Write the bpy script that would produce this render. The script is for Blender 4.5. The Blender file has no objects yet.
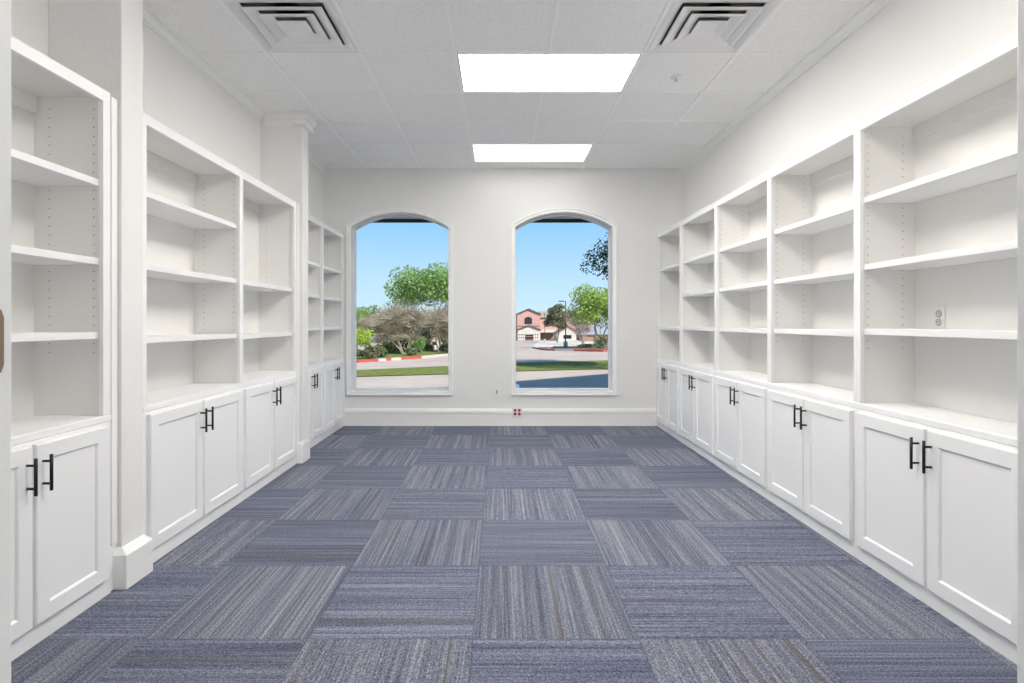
import bpy, math, random
from mathutils import Vector, Matrix
random.seed(7)
SC = bpy.context.scene
COL = SC.collection
PI = math.pi

# ------------------------------------------------------------------ camera, sky, sun, exposure
F, H = 549.0, 1.175                 # focal length in pixels (1024 wide), eye height
cam = bpy.data.cameras.new('camera'); cam_o = bpy.data.objects.new('camera', cam); COL.objects.link(cam_o)
cam_o.location = (0, 0, H); cam_o.rotation_euler = (PI/2, 0, 0)
cam.sensor_width = 36; cam.sensor_fit = 'HORIZONTAL'; cam.lens = F/1024*36
cam.shift_x = (512-500)/1024; cam.shift_y = -(341.5-322)/1024
cam.clip_start = 0.05; cam.clip_end = 600
SC.camera = cam_o
SC.view_settings.view_transform = 'Standard'; SC.view_settings.look = 'None'
SC.view_settings.exposure = 0.20; SC.view_settings.gamma = 1.0
SC.view_settings.use_curve_mapping = False
SC.cycles.max_bounces = 16; SC.cycles.diffuse_bounces = 14; SC.cycles.transparent_max_bounces = 12
SC.cycles.use_denoising = True; SC.cycles.sample_clamp_indirect = 6.0

LAMP = 25.0                         # radiance of the ceiling panels
wd = bpy.data.worlds.new('sky'); SC.world = wd; wd.use_nodes = True
nt = wd.node_tree; nt.nodes.clear()
wo = nt.nodes.new('ShaderNodeOutputWorld'); bg = nt.nodes.new('ShaderNodeBackground')
tc = nt.nodes.new('ShaderNodeTexCoord'); sx = nt.nodes.new('ShaderNodeSeparateXYZ'); cr = nt.nodes.new('ShaderNodeValToRGB')
nt.links.new(tc.outputs['Generated'], sx.inputs[0]); nt.links.new(sx.outputs['Z'], cr.inputs[0])
nt.links.new(cr.outputs[0], bg.inputs[0]); nt.links.new(bg.outputs[0], wo.inputs[0]); bg.inputs[1].default_value = .93
e = cr.color_ramp.elements
e[0].position = 0.0; e[0].color = (.66, .85, 1, 1)
e[1].position = 1.0; e[1].color = (.08, .18, .42, 1)
for p, c in ((.07, (.53, .78, 1, 1)), (.19, (.27, .60, .99, 1)), (.45, (.14, .32, .64, 1))):
    q = e.new(p); q.color = c
sun = bpy.data.lights.new('sun', 'SUN'); sun.energy = 5.3; sun.angle = .01; sun.color = (1, .95, .87)
sun_o = bpy.data.objects.new('sun', sun); COL.objects.link(sun_o)
SUN_DIR = Vector((-.6, .8, -.75))   # travels away from the camera, to the left
sun_o.rotation_euler = SUN_DIR.to_track_quat('-Z', 'Y').to_euler()

# ------------------------------------------------------------------ helpers
ORIG = {}
def tag(o, label=None, cat=None, group=None, kind=None):
    if label: o['label'] = label
    if cat: o['category'] = cat
    if group: o['group'] = group
    if kind: o['kind'] = kind
    return o
def empty(name, loc, label=None, cat=None, group=None, kind=None):
    o = bpy.data.objects.new(name, None); COL.objects.link(o); o.location = loc
    o.empty_display_size = .1
    ORIG[o] = Vector(loc)
    return tag(o, label, cat, group, kind)

class MB:
    """collects geometry in world coordinates, then links it as one mesh object"""
    def __init__(s): s.v, s.f, s.m, s.sm = [], [], [], []
    def add(s, vs, fs, mi=0, smooth=False):
        n = len(s.v); s.v += [tuple(v) for v in vs]
        for f in fs: s.f.append(tuple(i+n for i in f)); s.m.append(mi); s.sm.append(smooth)
    def box(s, x0, x1, y0, y1, z0, z1, mi=0):
        x0, x1 = min(x0, x1), max(x0, x1); y0, y1 = min(y0, y1), max(y0, y1); z0, z1 = min(z0, z1), max(z0, z1)
        s.add([(x0,y0,z0),(x1,y0,z0),(x1,y1,z0),(x0,y1,z0),(x0,y0,z1),(x1,y0,z1),(x1,y1,z1),(x0,y1,z1)],
              [(0,3,2,1),(4,5,6,7),(0,1,5,4),(1,2,6,5),(2,3,7,6),(3,0,4,7)], mi)
    def tube(s, p, q, r0, r1=None, n=8, mi=0, caps=True, smooth=True):
        p, q = Vector(p), Vector(q); r1 = r0 if r1 is None else r1
        d = (q-p).normalized(); a = d.orthogonal().normalized(); b = d.cross(a)
        vs = [p+(a*math.cos(t)+b*math.sin(t))*r0 for t in [2*PI*i/n for i in range(n)]]
        vs += [q+(a*math.cos(t)+b*math.sin(t))*r1 for t in [2*PI*i/n for i in range(n)]]
        s.add(vs, [(i, (i+1) % n, n+(i+1) % n, n+i) for i in range(n)], mi, smooth)
        if caps:
            s.add(vs[:n], [tuple(range(n-1, -1, -1))], mi); s.add(vs[n:], [tuple(range(n))], mi)
    def lathe(s, prof, c, axis='z', n=20, mi=0):
        """prof: (radius, height) pairs along the axis from c"""
        rings = []
        for r, h in prof:
            for i in range(n):
                t = 2*PI*i/n; a, b = r*math.cos(t), r*math.sin(t)
                rings.append((c[0]+a, c[1]+b, c[2]+h) if axis == 'z' else (c[0]+a, c[1]+h, c[2]+b) if axis == 'y' else (c[0]+h, c[1]+a, c[2]+b))
        fs = []
        for k in range(len(prof)-1):
            for i in range(n): fs.append((k*n+i, k*n+(i+1) % n, (k+1)*n+(i+1) % n, (k+1)*n+i))
        s.add(rings, fs, mi, True)
        s.add(rings[:n], [tuple(range(n))], mi); s.add(rings[-n:], [tuple(range(n))], mi)
    def prism(s, poly, axis, a, b, mi=0):
        """poly: 2D outline; axis 'x','y','z' is the extrusion axis from a to b"""
        def P(u, v, w): return (w,u,v) if axis == 'x' else (u,w,v) if axis == 'y' else (u,v,w)
        n = len(poly)
        vs = [P(u, v, a) for u, v in poly]+[P(u, v, b) for u, v in poly]
        s.add(vs, [tuple(range(n-1, -1, -1)), tuple(range(n, 2*n))]+[(i, (i+1) % n, n+(i+1) % n, n+i) for i in range(n)], mi)
    def build(s, name, mats, parent=None, bevel=0, fix=True):
        L = ORIG.get(parent, Vector((0, 0, 0))) if parent else Vector((0, 0, 0))
        me = bpy.data.meshes.new(name)
        me.from_pydata([(x-L.x, y-L.y, z-L.z) for x, y, z in s.v], [], s.f)
        for m in (mats if isinstance(mats, (list, tuple)) else [mats]): me.materials.append(m)
        me.polygons.foreach_set('material_index', s.m); me.polygons.foreach_set('use_smooth', s.sm)
        if fix:
            import bmesh
            b = bmesh.new(); b.from_mesh(me); bmesh.ops.remove_doubles(b, verts=b.verts, dist=1e-6)
            bmesh.ops.recalc_face_normals(b, faces=b.faces); b.to_mesh(me); b.free()
        me.update()
        o = bpy.data.objects.new(name, me); COL.objects.link(o)
        if parent: o.parent = parent
        ORIG[o] = L
        if bevel:
            md = o.modifiers.new('bevel', 'BEVEL'); md.width = bevel; md.segments = 2; md.limit_method = 'ANGLE'; md.angle_limit = .7
        return o

# ------------------------------------------------------------------ materials
def mat(name, col, rough=.6, metal=0, bump=None, var=None, spec=.5):
    m = bpy.data.materials.new(name); m.use_nodes = True; t = m.node_tree; b = t.nodes['Principled BSDF']
    b.inputs['Base Color'].default_value = (*col, 1); b.inputs['Roughness'].default_value = rough
    b.inputs['Metallic'].default_value = metal; b.inputs['Specular IOR Level'].default_value = spec
    co = t.nodes.new('ShaderNodeTexCoord')
    if bump:
        sc, st = bump[:2]
        n = t.nodes.new('ShaderNodeTexNoise'); n.inputs['Scale'].default_value = sc; n.inputs['Detail'].default_value = 3
        bp = t.nodes.new('ShaderNodeBump'); bp.inputs['Strength'].default_value = st; bp.inputs['Distance'].default_value = .004
        t.links.new(co.outputs['Object'], n.inputs['Vector']); t.links.new(n.outputs['Fac'], bp.inputs['Height'])
        t.links.new(bp.outputs[0], b.inputs['Normal'])
    if var:
        sc, c2 = var[:2]
        n = t.nodes.new('ShaderNodeTexNoise'); n.inputs['Scale'].default_value = sc; n.inputs['Detail'].default_value = 4
        r = t.nodes.new('ShaderNodeValToRGB'); r.color_ramp.elements[0].position = .35; r.color_ramp.elements[1].position = .65
        r.color_ramp.elements[0].color = (*col, 1); r.color_ramp.elements[1].color = (*c2, 1)
        t.links.new(co.outputs['Object'], n.inputs['Vector']); t.links.new(n.outputs['Fac'], r.inputs[0]); t.links.new(r.outputs[0], b.inputs['Base Color'])
    return m
M = {}
M['wall'] = mat('wall_paint', (.82, .818, .808), .75, bump=(55, .35), var=(2.5, (.83, .828, .818)))
M['trim'] = mat('trim_paint', (.90, .90, .885), .42, bump=(30, .05), var=(3, (.905, .905, .89)))
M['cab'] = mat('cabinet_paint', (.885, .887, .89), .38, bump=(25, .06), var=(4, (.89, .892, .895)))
M['inner'] = mat('bookcase_panel_grey', (.79, .783, .765), .5, bump=(25, .06), var=(3, (.80, .793, .775)))  # greyer than the cabinet paint, for the inner bookcase panels
M['hole'] = mat('hole_shade', (.035, .03, .025), .8, var=(9, (.05, .045, .04)))  # near-black colour painted for the shade in pin holes and outlet gaps
M['black'] = mat('black_metal', (.008, .008, .009), .35, .4, var=(20, (.012, .012, .013)))
M['vent'] = mat('white_enamel', (.83, .83, .83), .35, var=(3, (.84, .84, .84)))
M['duct'] = mat('duct_shade', (.05, .048, .045), .6, .3, var=(6, (.03, .03, .03)))
M['plenum'] = mat('plenum_metal', (.86, .85, .84), .5, var=(6, (.88, .87, .86)))
M['grid'] = mat('grid_enamel', (.97, .97, .965), .35, var=(3, (.975, .975, .97)))
M['plate'] = mat('wall_plate_plastic', (.82, .82, .80), .4, var=(3, (.83, .83, .81)))
M['red'] = mat('red_receptacle', (.30, .02, .02), .45, var=(60, (.36, .025, .025)))
M['socket'] = mat('grey_receptacle', (.55, .54, .5), .45, var=(60, (.6, .59, .55)))
M['brass'] = mat('dull_brass', (.30, .22, .15), .5, .5, var=(40, (.34, .25, .17)))
M['sticker'] = mat('blue_sticker', (.30, .55, .9), .5, var=(20, (.34, .6, .92)))
M['alu'] = mat('window_metal', (.78, .78, .76), .4, var=(5, (.8, .8, .78)))
M['soffit'] = mat('soffit_boards', (.74, .68, .62), .7, var=(4, (.78, .72, .66)))
M['fascia'] = mat('dark_fascia', (.03, .028, .028), .6, var=(6, (.04, .036, .036)))
M['roof'] = mat('roof_shingles', (.2, .18, .16), .9, var=(8, (.26, .23, .2)))
M['concrete'] = mat('pale_concrete', (.55, .46, .385), .85, bump=(6, .2), var=(1.2, (.62, .53, .45)), spec=.05)
M['road'] = mat('road_concrete', (.54, .44, .37), .85, bump=(6, .2), var=(.7, (.62, .52, .45)), spec=.05)
M['pad'] = mat('white_concrete', (.72, .64, .55), .85, var=(.4, (.78, .70, .61)), spec=.05)
M['grass'] = mat('lawn', (.15, .19, .045), .9, bump=(40, .8), var=(4, (.25, .28, .085)), spec=.05)
M['mulch'] = mat('mulch', (.16, .12, .09), .95, var=(3, (.24, .19, .14)))
M['kerb'] = mat('kerb_concrete', (.50, .45, .41), .8, var=(2, (.56, .51, .47)))
M['redkerb'] = mat('red_kerb_paint', (.40, .055, .042), .7, var=(2, (.48, .10, .08)))
M['bark'] = mat('bark', (.16, .12, .09), .9, var=(6, (.26, .2, .15)))
M['palebark'] = mat('pale_bark', (.34, .28, .22), .9, var=(6, (.46, .38, .31)))
M['brick'] = mat('pink_brick', (.48, .28, .245), .85, var=(2, (.56, .34, .30)))
M['stone'] = mat('white_stone', (.55, .50, .44), .85, var=(1.2, (.63, .58, .52)))
M['shingle'] = mat('tan_shingles', (.38, .31, .22), .9, var=(.6, (.44, .36, .27)))
M['darktrim'] = mat('dark_trim', (.07, .06, .06), .7, var=(2, (.09, .08, .08)))
M['window'] = mat('dark_window', (.02, .022, .03), .15, var=(1, (.03, .032, .04)))
M['garage'] = mat('brown_garage', (.30, .17, .13), .7, var=(2, (.34, .2, .16)))
M['car_white'] = mat('white_car_paint', (.75, .75, .75), .25, var=(2, (.78, .78, .78)))
M['car_dark'] = mat('dark_car_paint', (.07, .08, .1), .25, var=(2, (.09, .1, .12)))
M['tyre'] = mat('tyre', (.02, .02, .02), .8, var=(5, (.03, .03, .03)))
M['pole'] = mat('dark_pole', (.06, .06, .055), .5, .3, var=(3, (.08, .08, .07)))

def leaf_mat(name, a, b):
    m = mat(name, a, .6, var=(1.6, b)); t = m.node_tree; p = t.nodes['Principled BSDF']
    tr = t.nodes.new('ShaderNodeBsdfTranslucent'); mx = t.nodes.new('ShaderNodeMixShader'); mx.inputs[0].default_value = .3
    src = p.inputs['Base Color'].links[0].from_socket
    t.links.new(src, tr.inputs[0]); t.links.new(p.outputs[0], mx.inputs[1]); t.links.new(tr.outputs[0], mx.inputs[2])
    t.links.new(mx.outputs[0], t.nodes['Material Output'].inputs[0]); return m
M['leaf_mid'] = leaf_mat('mid_green_leaves', (.17, .31, .07), (.34, .48, .17))
M['leaf_bright'] = leaf_mat('yellow_green_leaves', (.36, .50, .05), (.5, .62, .10))
M['leaf_fresh'] = leaf_mat('fresh_green_leaves', (.24, .38, .07), (.44, .56, .15))
M['leaf_dark'] = leaf_mat('dark_green_leaves', (.035, .06, .03), (.09, .13, .06))
M['leaf_olive'] = leaf_mat('olive_leaves', (.12, .13, .07), (.24, .25, .15))
M['leaf_shrub'] = leaf_mat('shrub_leaves', (.10, .14, .05), (.24, .27, .10))
M['twig'] = mat('bare_twigs', (.32, .27, .20), .9, var=(2, (.50, .43, .33)))

def emis(name, col, s):
    m = bpy.data.materials.new(name); m.use_nodes = True; t = m.node_tree; t.nodes.clear()
    o = t.nodes.new('ShaderNodeOutputMaterial'); em = t.nodes.new('ShaderNodeEmission')
    em.inputs[0].default_value = (*col, 1); em.inputs[1].default_value = s; t.links.new(em.outputs[0], o.inputs[0]); return m
M['lamp_warm'] = emis('lamp_diffuser_warm', (1, .96, .895), LAMP)
M['lamp_door'] = emis('lamp_diffuser_door', (1, .96, .895), LAMP*.72)
M['lamp_cool'] = emis('lamp_diffuser_neutral', (1, .98, .94), LAMP*.10)

gm = bpy.data.materials.new('window_glass'); gm.use_nodes = True; t = gm.node_tree; t.nodes.clear()
o_ = t.nodes.new('ShaderNodeOutputMaterial'); tb = t.nodes.new('ShaderNodeBsdfTransparent'); gb = t.nodes.new('ShaderNodeBsdfGlossy')
gb.inputs['Roughness'].default_value = .02; fr = t.nodes.new('ShaderNodeFresnel'); fr.inputs[0].default_value = 1.025
mx = t.nodes.new('ShaderNodeMixShader'); tb.inputs[0].default_value = (.98, .99, .985, 1)
t.links.new(fr.outputs[0], mx.inputs[0]); t.links.new(tb.outputs[0], mx.inputs[1]); t.links.new(gb.outputs[0], mx.inputs[2]); t.links.new(mx.outputs[0], o_.inputs[0])
M['glass'] = gm

def carpet():
    m = bpy.data.materials.new('carpet_tiles'); m.use_nodes = True; t = m.node_tree; N = t.nodes; K = t.links; b = N['Principled BSDF']
    b.inputs['Roughness'].default_value = .95; b.inputs['Specular IOR Level'].default_value = .1
    b.inputs['Sheen Weight'].default_value = .20; b.inputs['Sheen Roughness'].default_value = .4; b.inputs['Sheen Tint'].default_value = (.75, .85, 1, 1)
    def math_(op, a, c=None, d=None):
        n = N.new('ShaderNodeMath'); n.operation = op
        for i, v in enumerate((a, c, d)):
            if v is None: continue
            if isinstance(v, (int, float)): n.inputs[i].default_value = v
            else: K.new(v, n.inputs[i])
        return n.outputs[0]
    co = N.new('ShaderNodeTexCoord'); sp = N.new('ShaderNodeSeparateXYZ'); K.new(co.outputs['Object'], sp.inputs[0])
    P = .6125
    u = math_('DIVIDE', math_('ADD', sp.outputs['X'], .10+10*P), P); v = math_('DIVIDE', math_('ADD', sp.outputs['Y'], -2.035+20*P), P)
    iu, iv = math_('FLOOR', u), math_('FLOOR', v); fu, fv = math_('FRACT', u), math_('FRACT', v)
    chk = math_('MODULO', math_('ADD', iu, iv), 2)          # 0: pile lines run away from the door, 1: across
    cid = N.new('ShaderNodeCombineXYZ'); K.new(iu, cid.inputs[0]); K.new(iv, cid.inputs[1])
    wn = N.new('ShaderNodeTexWhiteNoise'); wn.noise_dimensions = '2D'; K.new(cid.outputs[0], wn.inputs['Vector'])
    # across / along coordinates of the stripes
    def mixf(f, a, c):
        n = N.new('ShaderNodeMix'); K.new(f, n.inputs[0]); K.new(a, n.inputs[2]); K.new(c, n.inputs[3]); return n.outputs[0]
    acr = mixf(chk, sp.outputs['X'], sp.outputs['Y']); alo = mixf(chk, sp.outputs['Y'], sp.outputs['X'])
    def noise(sa, sl, w, det=2, rough=.6):
        c = N.new('ShaderNodeCombineXYZ'); K.new(math_('MULTIPLY', acr, sa), c.inputs[0]); K.new(math_('MULTIPLY', alo, sl), c.inputs[1])
        K.new(math_('MULTIPLY', wn.outputs['Value'], w), c.inputs[2])
        n = N.new('ShaderNodeTexNoise'); n.inputs['Scale'].default_value = 1; n.inputs['Detail'].default_value = det; n.inputs['Roughness'].default_value = rough
        K.new(c.outputs[0], n.inputs['Vector']); return n.outputs['Fac']
    st = noise(85, 1.0, 90, 3, .75)          # fine stripes
    br = noise(20, .4, 170, 1)       # broad bands
    fl = noise(190, 130, 10, 2, .8)      # yarn flecks
    tan = noise(42, .25, 300, 1)     # sparse tan lines
    def ramp(x, els):
        r = N.new('ShaderNodeValToRGB'); K.new(x, r.inputs[0]); ee = r.color_ramp.elements
        ee[0].position, ee[0].color = els[0][0], (*els[0][1], 1); ee[1].position, ee[1].color = els[-1][0], (*els[-1][1], 1)
        for p, c in els[1:-1]: q = ee.new(p); q.color = (*c, 1)
        return r.outputs[0]
    sig = math_('ADD', math_('ADD', math_('MULTIPLY', st, .36), math_('MULTIPLY', br, .12)), math_('MULTIPLY', fl, .52))
    along = ramp(sig, [(.36, (.030, .036, .064)), (.45, (.095, .106, .152)), (.53, (.195, .205, .255)), (.63, (.40, .405, .43))])
    cross = ramp(sig, [(.36, (.024, .030, .062)), (.45, (.078, .090, .142)), (.53, (.158, .17, .23)), (.64, (.33, .34, .38))])  # crosswise tiles darker and bluer: light on turned pile put into the colour
    def mixc(f, a, c):
        n = N.new('ShaderNodeMix'); n.data_type = 'RGBA'
        if isinstance(f, float): n.inputs[0].default_value = f
        else: K.new(f, n.inputs[0])
        for i, q in ((6, a), (7, c)):
            if isinstance(q, tuple): n.inputs[i].default_value = (*q, 1)
            else: K.new(q, n.inputs[i])
        return n.outputs[2]
    c = mixc(chk, along, cross)
    tf = N.new('ShaderNodeMapRange'); tf.inputs[1].default_value = .66; tf.inputs[2].default_value = .71; tf.inputs[4].default_value = .6; K.new(tan, tf.inputs[0])
    c = mixc(tf.outputs[0], c, (.105, .085, .07))
    hs = N.new('ShaderNodeHueSaturation'); K.new(c, hs.inputs['Color'])
    K.new(math_('MULTIPLY_ADD', wn.outputs['Value'], .14, .93), hs.inputs['Value'])
    # thin dark seams between the tiles
    du = math_('MINIMUM', fu, math_('SUBTRACT', 1.0, fu)); dv = math_('MINIMUM', fv, math_('SUBTRACT', 1.0, fv))
    seam = math_('LESS_THAN', math_('MINIMUM', du, dv), .0045)
    c2 = mixc(math_('MULTIPLY', seam, .35), hs.outputs[0], (.035, .037, .055))
    K.new(c2, b.inputs['Base Color'])
    bp = N.new('ShaderNodeBump'); bp.inputs['Strength'].default_value = .5; bp.inputs['Distance'].default_value = .004
    K.new(sig, bp.inputs['Height']); K.new(bp.outputs[0], b.inputs['Normal'])
    return m
M['carpet'] = carpet()

def ceiling_mat():
    m = mat('ceiling_tile', (.84, .84, .825), .9); t = m.node_tree; N = t.nodes; K = t.links; b = N['Principled BSDF']
    co = N.new('ShaderNodeTexCoord'); n = N.new('ShaderNodeTexNoise'); n.inputs['Scale'].default_value = 150; n.inputs['Detail'].default_value = 3; n.inputs['Roughness'].default_value = .65
    v = N.new('ShaderNodeTexNoise'); v.inputs['Scale'].default_value = 70; v.inputs['Detail'].default_value = 2
    K.new(co.outputs['Object'], n.inputs['Vector']); K.new(co.outputs['Object'], v.inputs['Vector'])
    mx = N.new('ShaderNodeMath'); mx.operation = 'MULTIPLY'; K.new(n.outputs['Fac'], mx.inputs[0]); K.new(v.outputs['Fac'], mx.inputs[1])
    r = N.new('ShaderNodeValToRGB'); r.color_ramp.elements[0].position = .15; r.color_ramp.elements[0].color = (.87, .865, .855, 1)
    r.color_ramp.elements[1].position = .27; r.color_ramp.elements[1].color = (.955, .955, .95, 1)
    K.new(mx.outputs[0], r.inputs[0]); K.new(r.outputs[0], b.inputs['Base Color'])
    bp = N.new('ShaderNodeBump'); bp.inputs['Strength'].default_value = .5; bp.inputs['Distance'].default_value = .005
    K.new(mx.outputs[0], bp.inputs['Height']); K.new(bp.outputs[0], b.inputs['Normal'])
    return m
M['ceil'] = ceiling_mat()

# ------------------------------------------------------------------ room shell
XL, XR, YB, YF, ZC = -2.0, 2.055, 6.22, .50, 2.917
WT = .20                                   # thickness of the window wall
def struct(mb, name, m, label=None, bevel=0, parent=None):
    return tag(mb.build(name, m, parent, bevel), label, None, None, 'structure')

b = MB(); b.box(-2.3, 2.3, -7, YB+WT, -.12, 0); struct(b, 'floor', M['carpet'], 'blue grey striped carpet tile floor laid in a quarter turned checkerboard')
# ceiling: tiles in a two foot grid, left open where the fixtures sit
PX, PY, GX, GY = .61, .6055, -.291, 3.548
gx = [GX+PX*k for k in range(-3, 5)]; gx[0] = XL; gx[-1] = XR
gy = [YF] + [GY+PY*k for k in range(-5, 5)] + [YB]
gy = sorted(v for v in set(gy) if YF <= v <= YB)
LIGHT_ROWS = [GY+PY*k for k in (-3, 0, 3)]
def hole(x, y):
    for ly in LIGHT_ROWS:
        if GX < x < GX+2*PX and ly < y < ly+PY: return True
    if GY-PY < y < GY and (GX-2*PX < x < GX-PX or GX+2*PX < x < GX+3*PX): return True
    return False
b = MB()
for i in range(len(gx)-1):
    for j in range(len(gy)-1):
        if not hole((gx[i]+gx[i+1])/2, (gy[j]+gy[j+1])/2):
            b.box(gx[i], gx[i+1], gy[j], gy[j+1], ZC, ZC+.02)
struct(b, 'ceiling', M['ceil'], 'white fissured drop ceiling tiles')
b = MB()
for x in gx[1:-1]:
    for j in range(len(gy)-1):
        if not any(ly-.01 < gy[j] < ly+PY-.01 and GX+.01 < x < GX+2*PX-.01 for ly in LIGHT_ROWS):
            b.box(x-.012, x+.012, gy[j], gy[j+1], ZC-.006, ZC-.0005)
for y in gy[1:-1]: b.box(XL, XR, y-.010, y+.010, ZC-.0065, ZC-.0005)
struct(b, 'trim_1', M['grid'], 'white metal grid holding the ceiling tiles')
b = MB(); b.box(XL-.2, XL, YF-.14, YB+WT, 0, 3.0); struct(b, 'wall_left', M['wall'], 'white textured left wall above the bookcases')
b = MB(); b.box(XR, XR+.2, YF-.14, YB+WT, 0, 3.0); struct(b, 'wall_right', M['wall'], 'white textured right wall above the long run of bookcases')

# window wall with two arched openings
ARC = .152
def arch(x0, x1, z0, zs, rise, n=24):
    """closed outline: up the left side, over the arch, down the right side"""
    w = x1-x0; R = (w*w/4+rise*rise)/(2*rise); cx, cz = (x0+x1)/2, zs+rise-R
    a = math.asin(min(1, w/2/R))
    return [(x0, z0)]+[(cx+R*math.sin(t), cz+R*math.cos(t)) for t in [-a+2*a*i/n for i in range(n+1)]]+[(x1, z0)]
def X_(px, Y=YB): return (px-500)*Y/F
def Z_(py, Y=YB): return H+(322-py)*Y/F
CW = .047
WIN = []
for xl, xr in ((347.0, 452.6), (511.2, 616.4)):
    WIN.append((X_(xl)+CW, X_(xr)-CW, Z_(394.9)+CW, Z_(224.5)-.032, .152+.015))
import bmesh
def wall_with_holes():
    bm = bmesh.new()
    def loop(pts):
        vs = [bm.verts.new((x, 0, z)) for x, z in pts]
        for i in range(len(vs)): bm.edges.new((vs[i], vs[(i+1) % len(vs)]))
    loop([(XL-.2, 0), (XR+.2, 0), (XR+.2, 3.0), (XL-.2, 3.0)])
    for w in WIN: loop(arch(*w))
    bmesh.ops.triangle_fill(bm, edges=bm.edges[:], use_beauty=True)
    tri = [[(v.co.x, v.co.z) for v in f.verts] for f in bm.faces]; bm.free()
    b = MB()
    def inside(p): return any(w[0] < p[0] < w[1] and w[2] < p[1] < w[3]+w[4] and in_arch(p, w) for w in WIN)
    def in_arch(p, w):
        W = w[1]-w[0]; R = (W*W/4+w[4]**2)/(2*w[4]); cx, cz = (w[0]+w[1])/2, w[3]+w[4]-R
        return p[1] < w[3] or (p[0]-cx)**2+(p[1]-cz)**2 < R*R
    for tr in tri:
        c = (sum(p[0] for p in tr)/3, sum(p[1] for p in tr)/3)
        if inside(c): continue
        b.add([(x, YB, z) for x, z in tr], [(0, 1, 2)]); b.add([(x, YB+WT, z) for x, z in tr], [(2, 1, 0)])
    for w in WIN:
        o = arch(*w); n = len(o)
        for i in range(n):
            p, q = o[i], o[(i+1) % n]
            b.add([(p[0], YB, p[1]), (q[0], YB, q[1]), (q[0], YB+WT, q[1]), (p[0], YB+WT, p[1])], [(0, 1, 2, 3)])
    for p, q in (((XL-.2, 0), (XR+.2, 0)), ((XR+.2, 0), (XR+.2, 3)), ((XR+.2, 3), (XL-.2, 3)), ((XL-.2, 3), (XL-.2, 0))):
        b.add([(p[0], YB, p[1]), (q[0], YB, q[1]), (q[0], YB+WT, q[1]), (p[0], YB+WT, p[1])], [(0, 1, 2, 3)])
    return b
struct(wall_with_holes(), 'wall_back', M['wall'], 'pale grey white window wall at the far end')

def ring(b, o1, o2, y1, y2, mi=0):
    """band between two matching outlines (o1 at depth y1, o2 at depth y2)"""
    n = len(o1)
    for i in range(n):
        j = (i+1) % n
        b.add([(o1[i][0], y1, o1[i][1]), (o1[j][0], y1, o1[j][1]), (o2[j][0], y2, o2[j][1]), (o2[i][0], y2, o2[i][1])], [(0, 1, 2, 3)], mi)
def grow(w, d): return arch(w[0]-d, w[1]+d, w[2]-d, w[3]+d*.55, w[4]+d*.45)
for k, w in enumerate(WIN):
    cx = (w[0]+w[1])/2
    root = empty('window_%d' % (k+1), (cx, YB, w[2]), ('left' if k == 0 else 'right')+' arched picture window in the far wall', None, None, 'structure')
    b = MB(); prof = [(0.0, .0), (0.0, .018), (.010, .022), (.030, .022), (.036, .030), (CW, .030), (CW, 0)]
    for (d1, h1), (d2, h2) in zip(prof, prof[1:]): ring(b, grow(w, d1), grow(w, d2), YB-h1, YB-h2)
    b.build('casing', M['trim'], root)
    b = MB(); ring(b, grow(w, 0), grow(w, -.012), YB+WT-.055, YB+WT-.055); ring(b, grow(w, -.012), grow(w, -.012), YB+WT-.055, YB+WT-.015); ring(b, grow(w, -.012), grow(w, 0), YB+WT-.015, YB+WT-.015)
    b.build('window_frame', M['alu'], root)
    b = MB(); o = grow(w, -.008); n = len(o)
    b.add([(x, YB+WT-.032, z) for x, z in o], [tuple(range(n))]); b.add([(x, YB+WT-.026, z) for x, z in o], [tuple(range(n-1, -1, -1))])
    ring(b, o, o, YB+WT-.032, YB+WT-.026)
    pane = b.build('pane', M['glass'], root)
    if k == 1:
        b = MB(); b.box(w[0]+.012, w[0]+.050, YB+WT-.036, YB+WT-.0325, w[2]+.012, w[2]+.052)
        st = b.build('sticker', M['sticker'], root); st['label'] = 'small pale blue sticker in the corner of the glass'
        b = MB(); b.lathe([(.004, 0), (.004, .003), (.001, .004)], (X_(596, 6.3), 6.3, w[2]), 'z', 10)
        sc_ = b.build('screw_cap', M['socket'], root); sc_['label'] = 'tiny grey screw cap on the sill'

# baseboard of the far wall, columns with their plinths, crown, doorway
def base_profile(d): return [(0, 0), (d, 0), (d, .138), (d+.008, .142), (d+.008, .172), (d, .192), (0, .194)]
b = MB(); b.prism([(YB-u, z) for u, z in base_profile(.014)], 'x', -1.768+.003, 1.774-.003); struct(b, 'baseboard_back', M['trim'], 'white baseboard with a raised cap under the windows')
COLS = [(2.43, 2.578), (4.58, 4.722)]; CXS = [-1.675, -1.648]; CX = CXS[1]
for i, (y0, y1) in enumerate(COLS):
    w_ = 'near' if i == 0 else 'far'; CX = CXS[i]
    b = MB(); b.box(XL, CX, y0, y1, 0, ZC)
    struct(b, 'column', M['wall'], w_+' textured white column standing out between the left bookcases', .004)
    b = MB(); d = .022; ya, yb = y0-d, y1+d*.7; xa = -1.638
    lo = [(CX-.04, ya), (xa, ya), (xa, yb), (CX-.04, yb)]; hi = [(CX-.04, y0-.002), (CX+.003, y0-.002), (CX+.003, y1+.002), (CX-.04, y1+.002)]
    vs = [(x, y, 0) for x, y in lo]+[(x, y, .150) for x, y in lo]+[(x, y, .178) for x, y in hi]
    fs = [(0, 1, 2, 3), (8, 9, 10, 11)]+[(r*4+i_, r*4+(i_+1) % 4, r*4+4+(i_+1) % 4, r*4+4+i_) for r in (0, 1) for i_ in range(4)]
    b.add(vs, fs); struct(b, 'baseboard_left', M['trim'], w_+' white plinth block around the foot of a column', .002)
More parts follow.
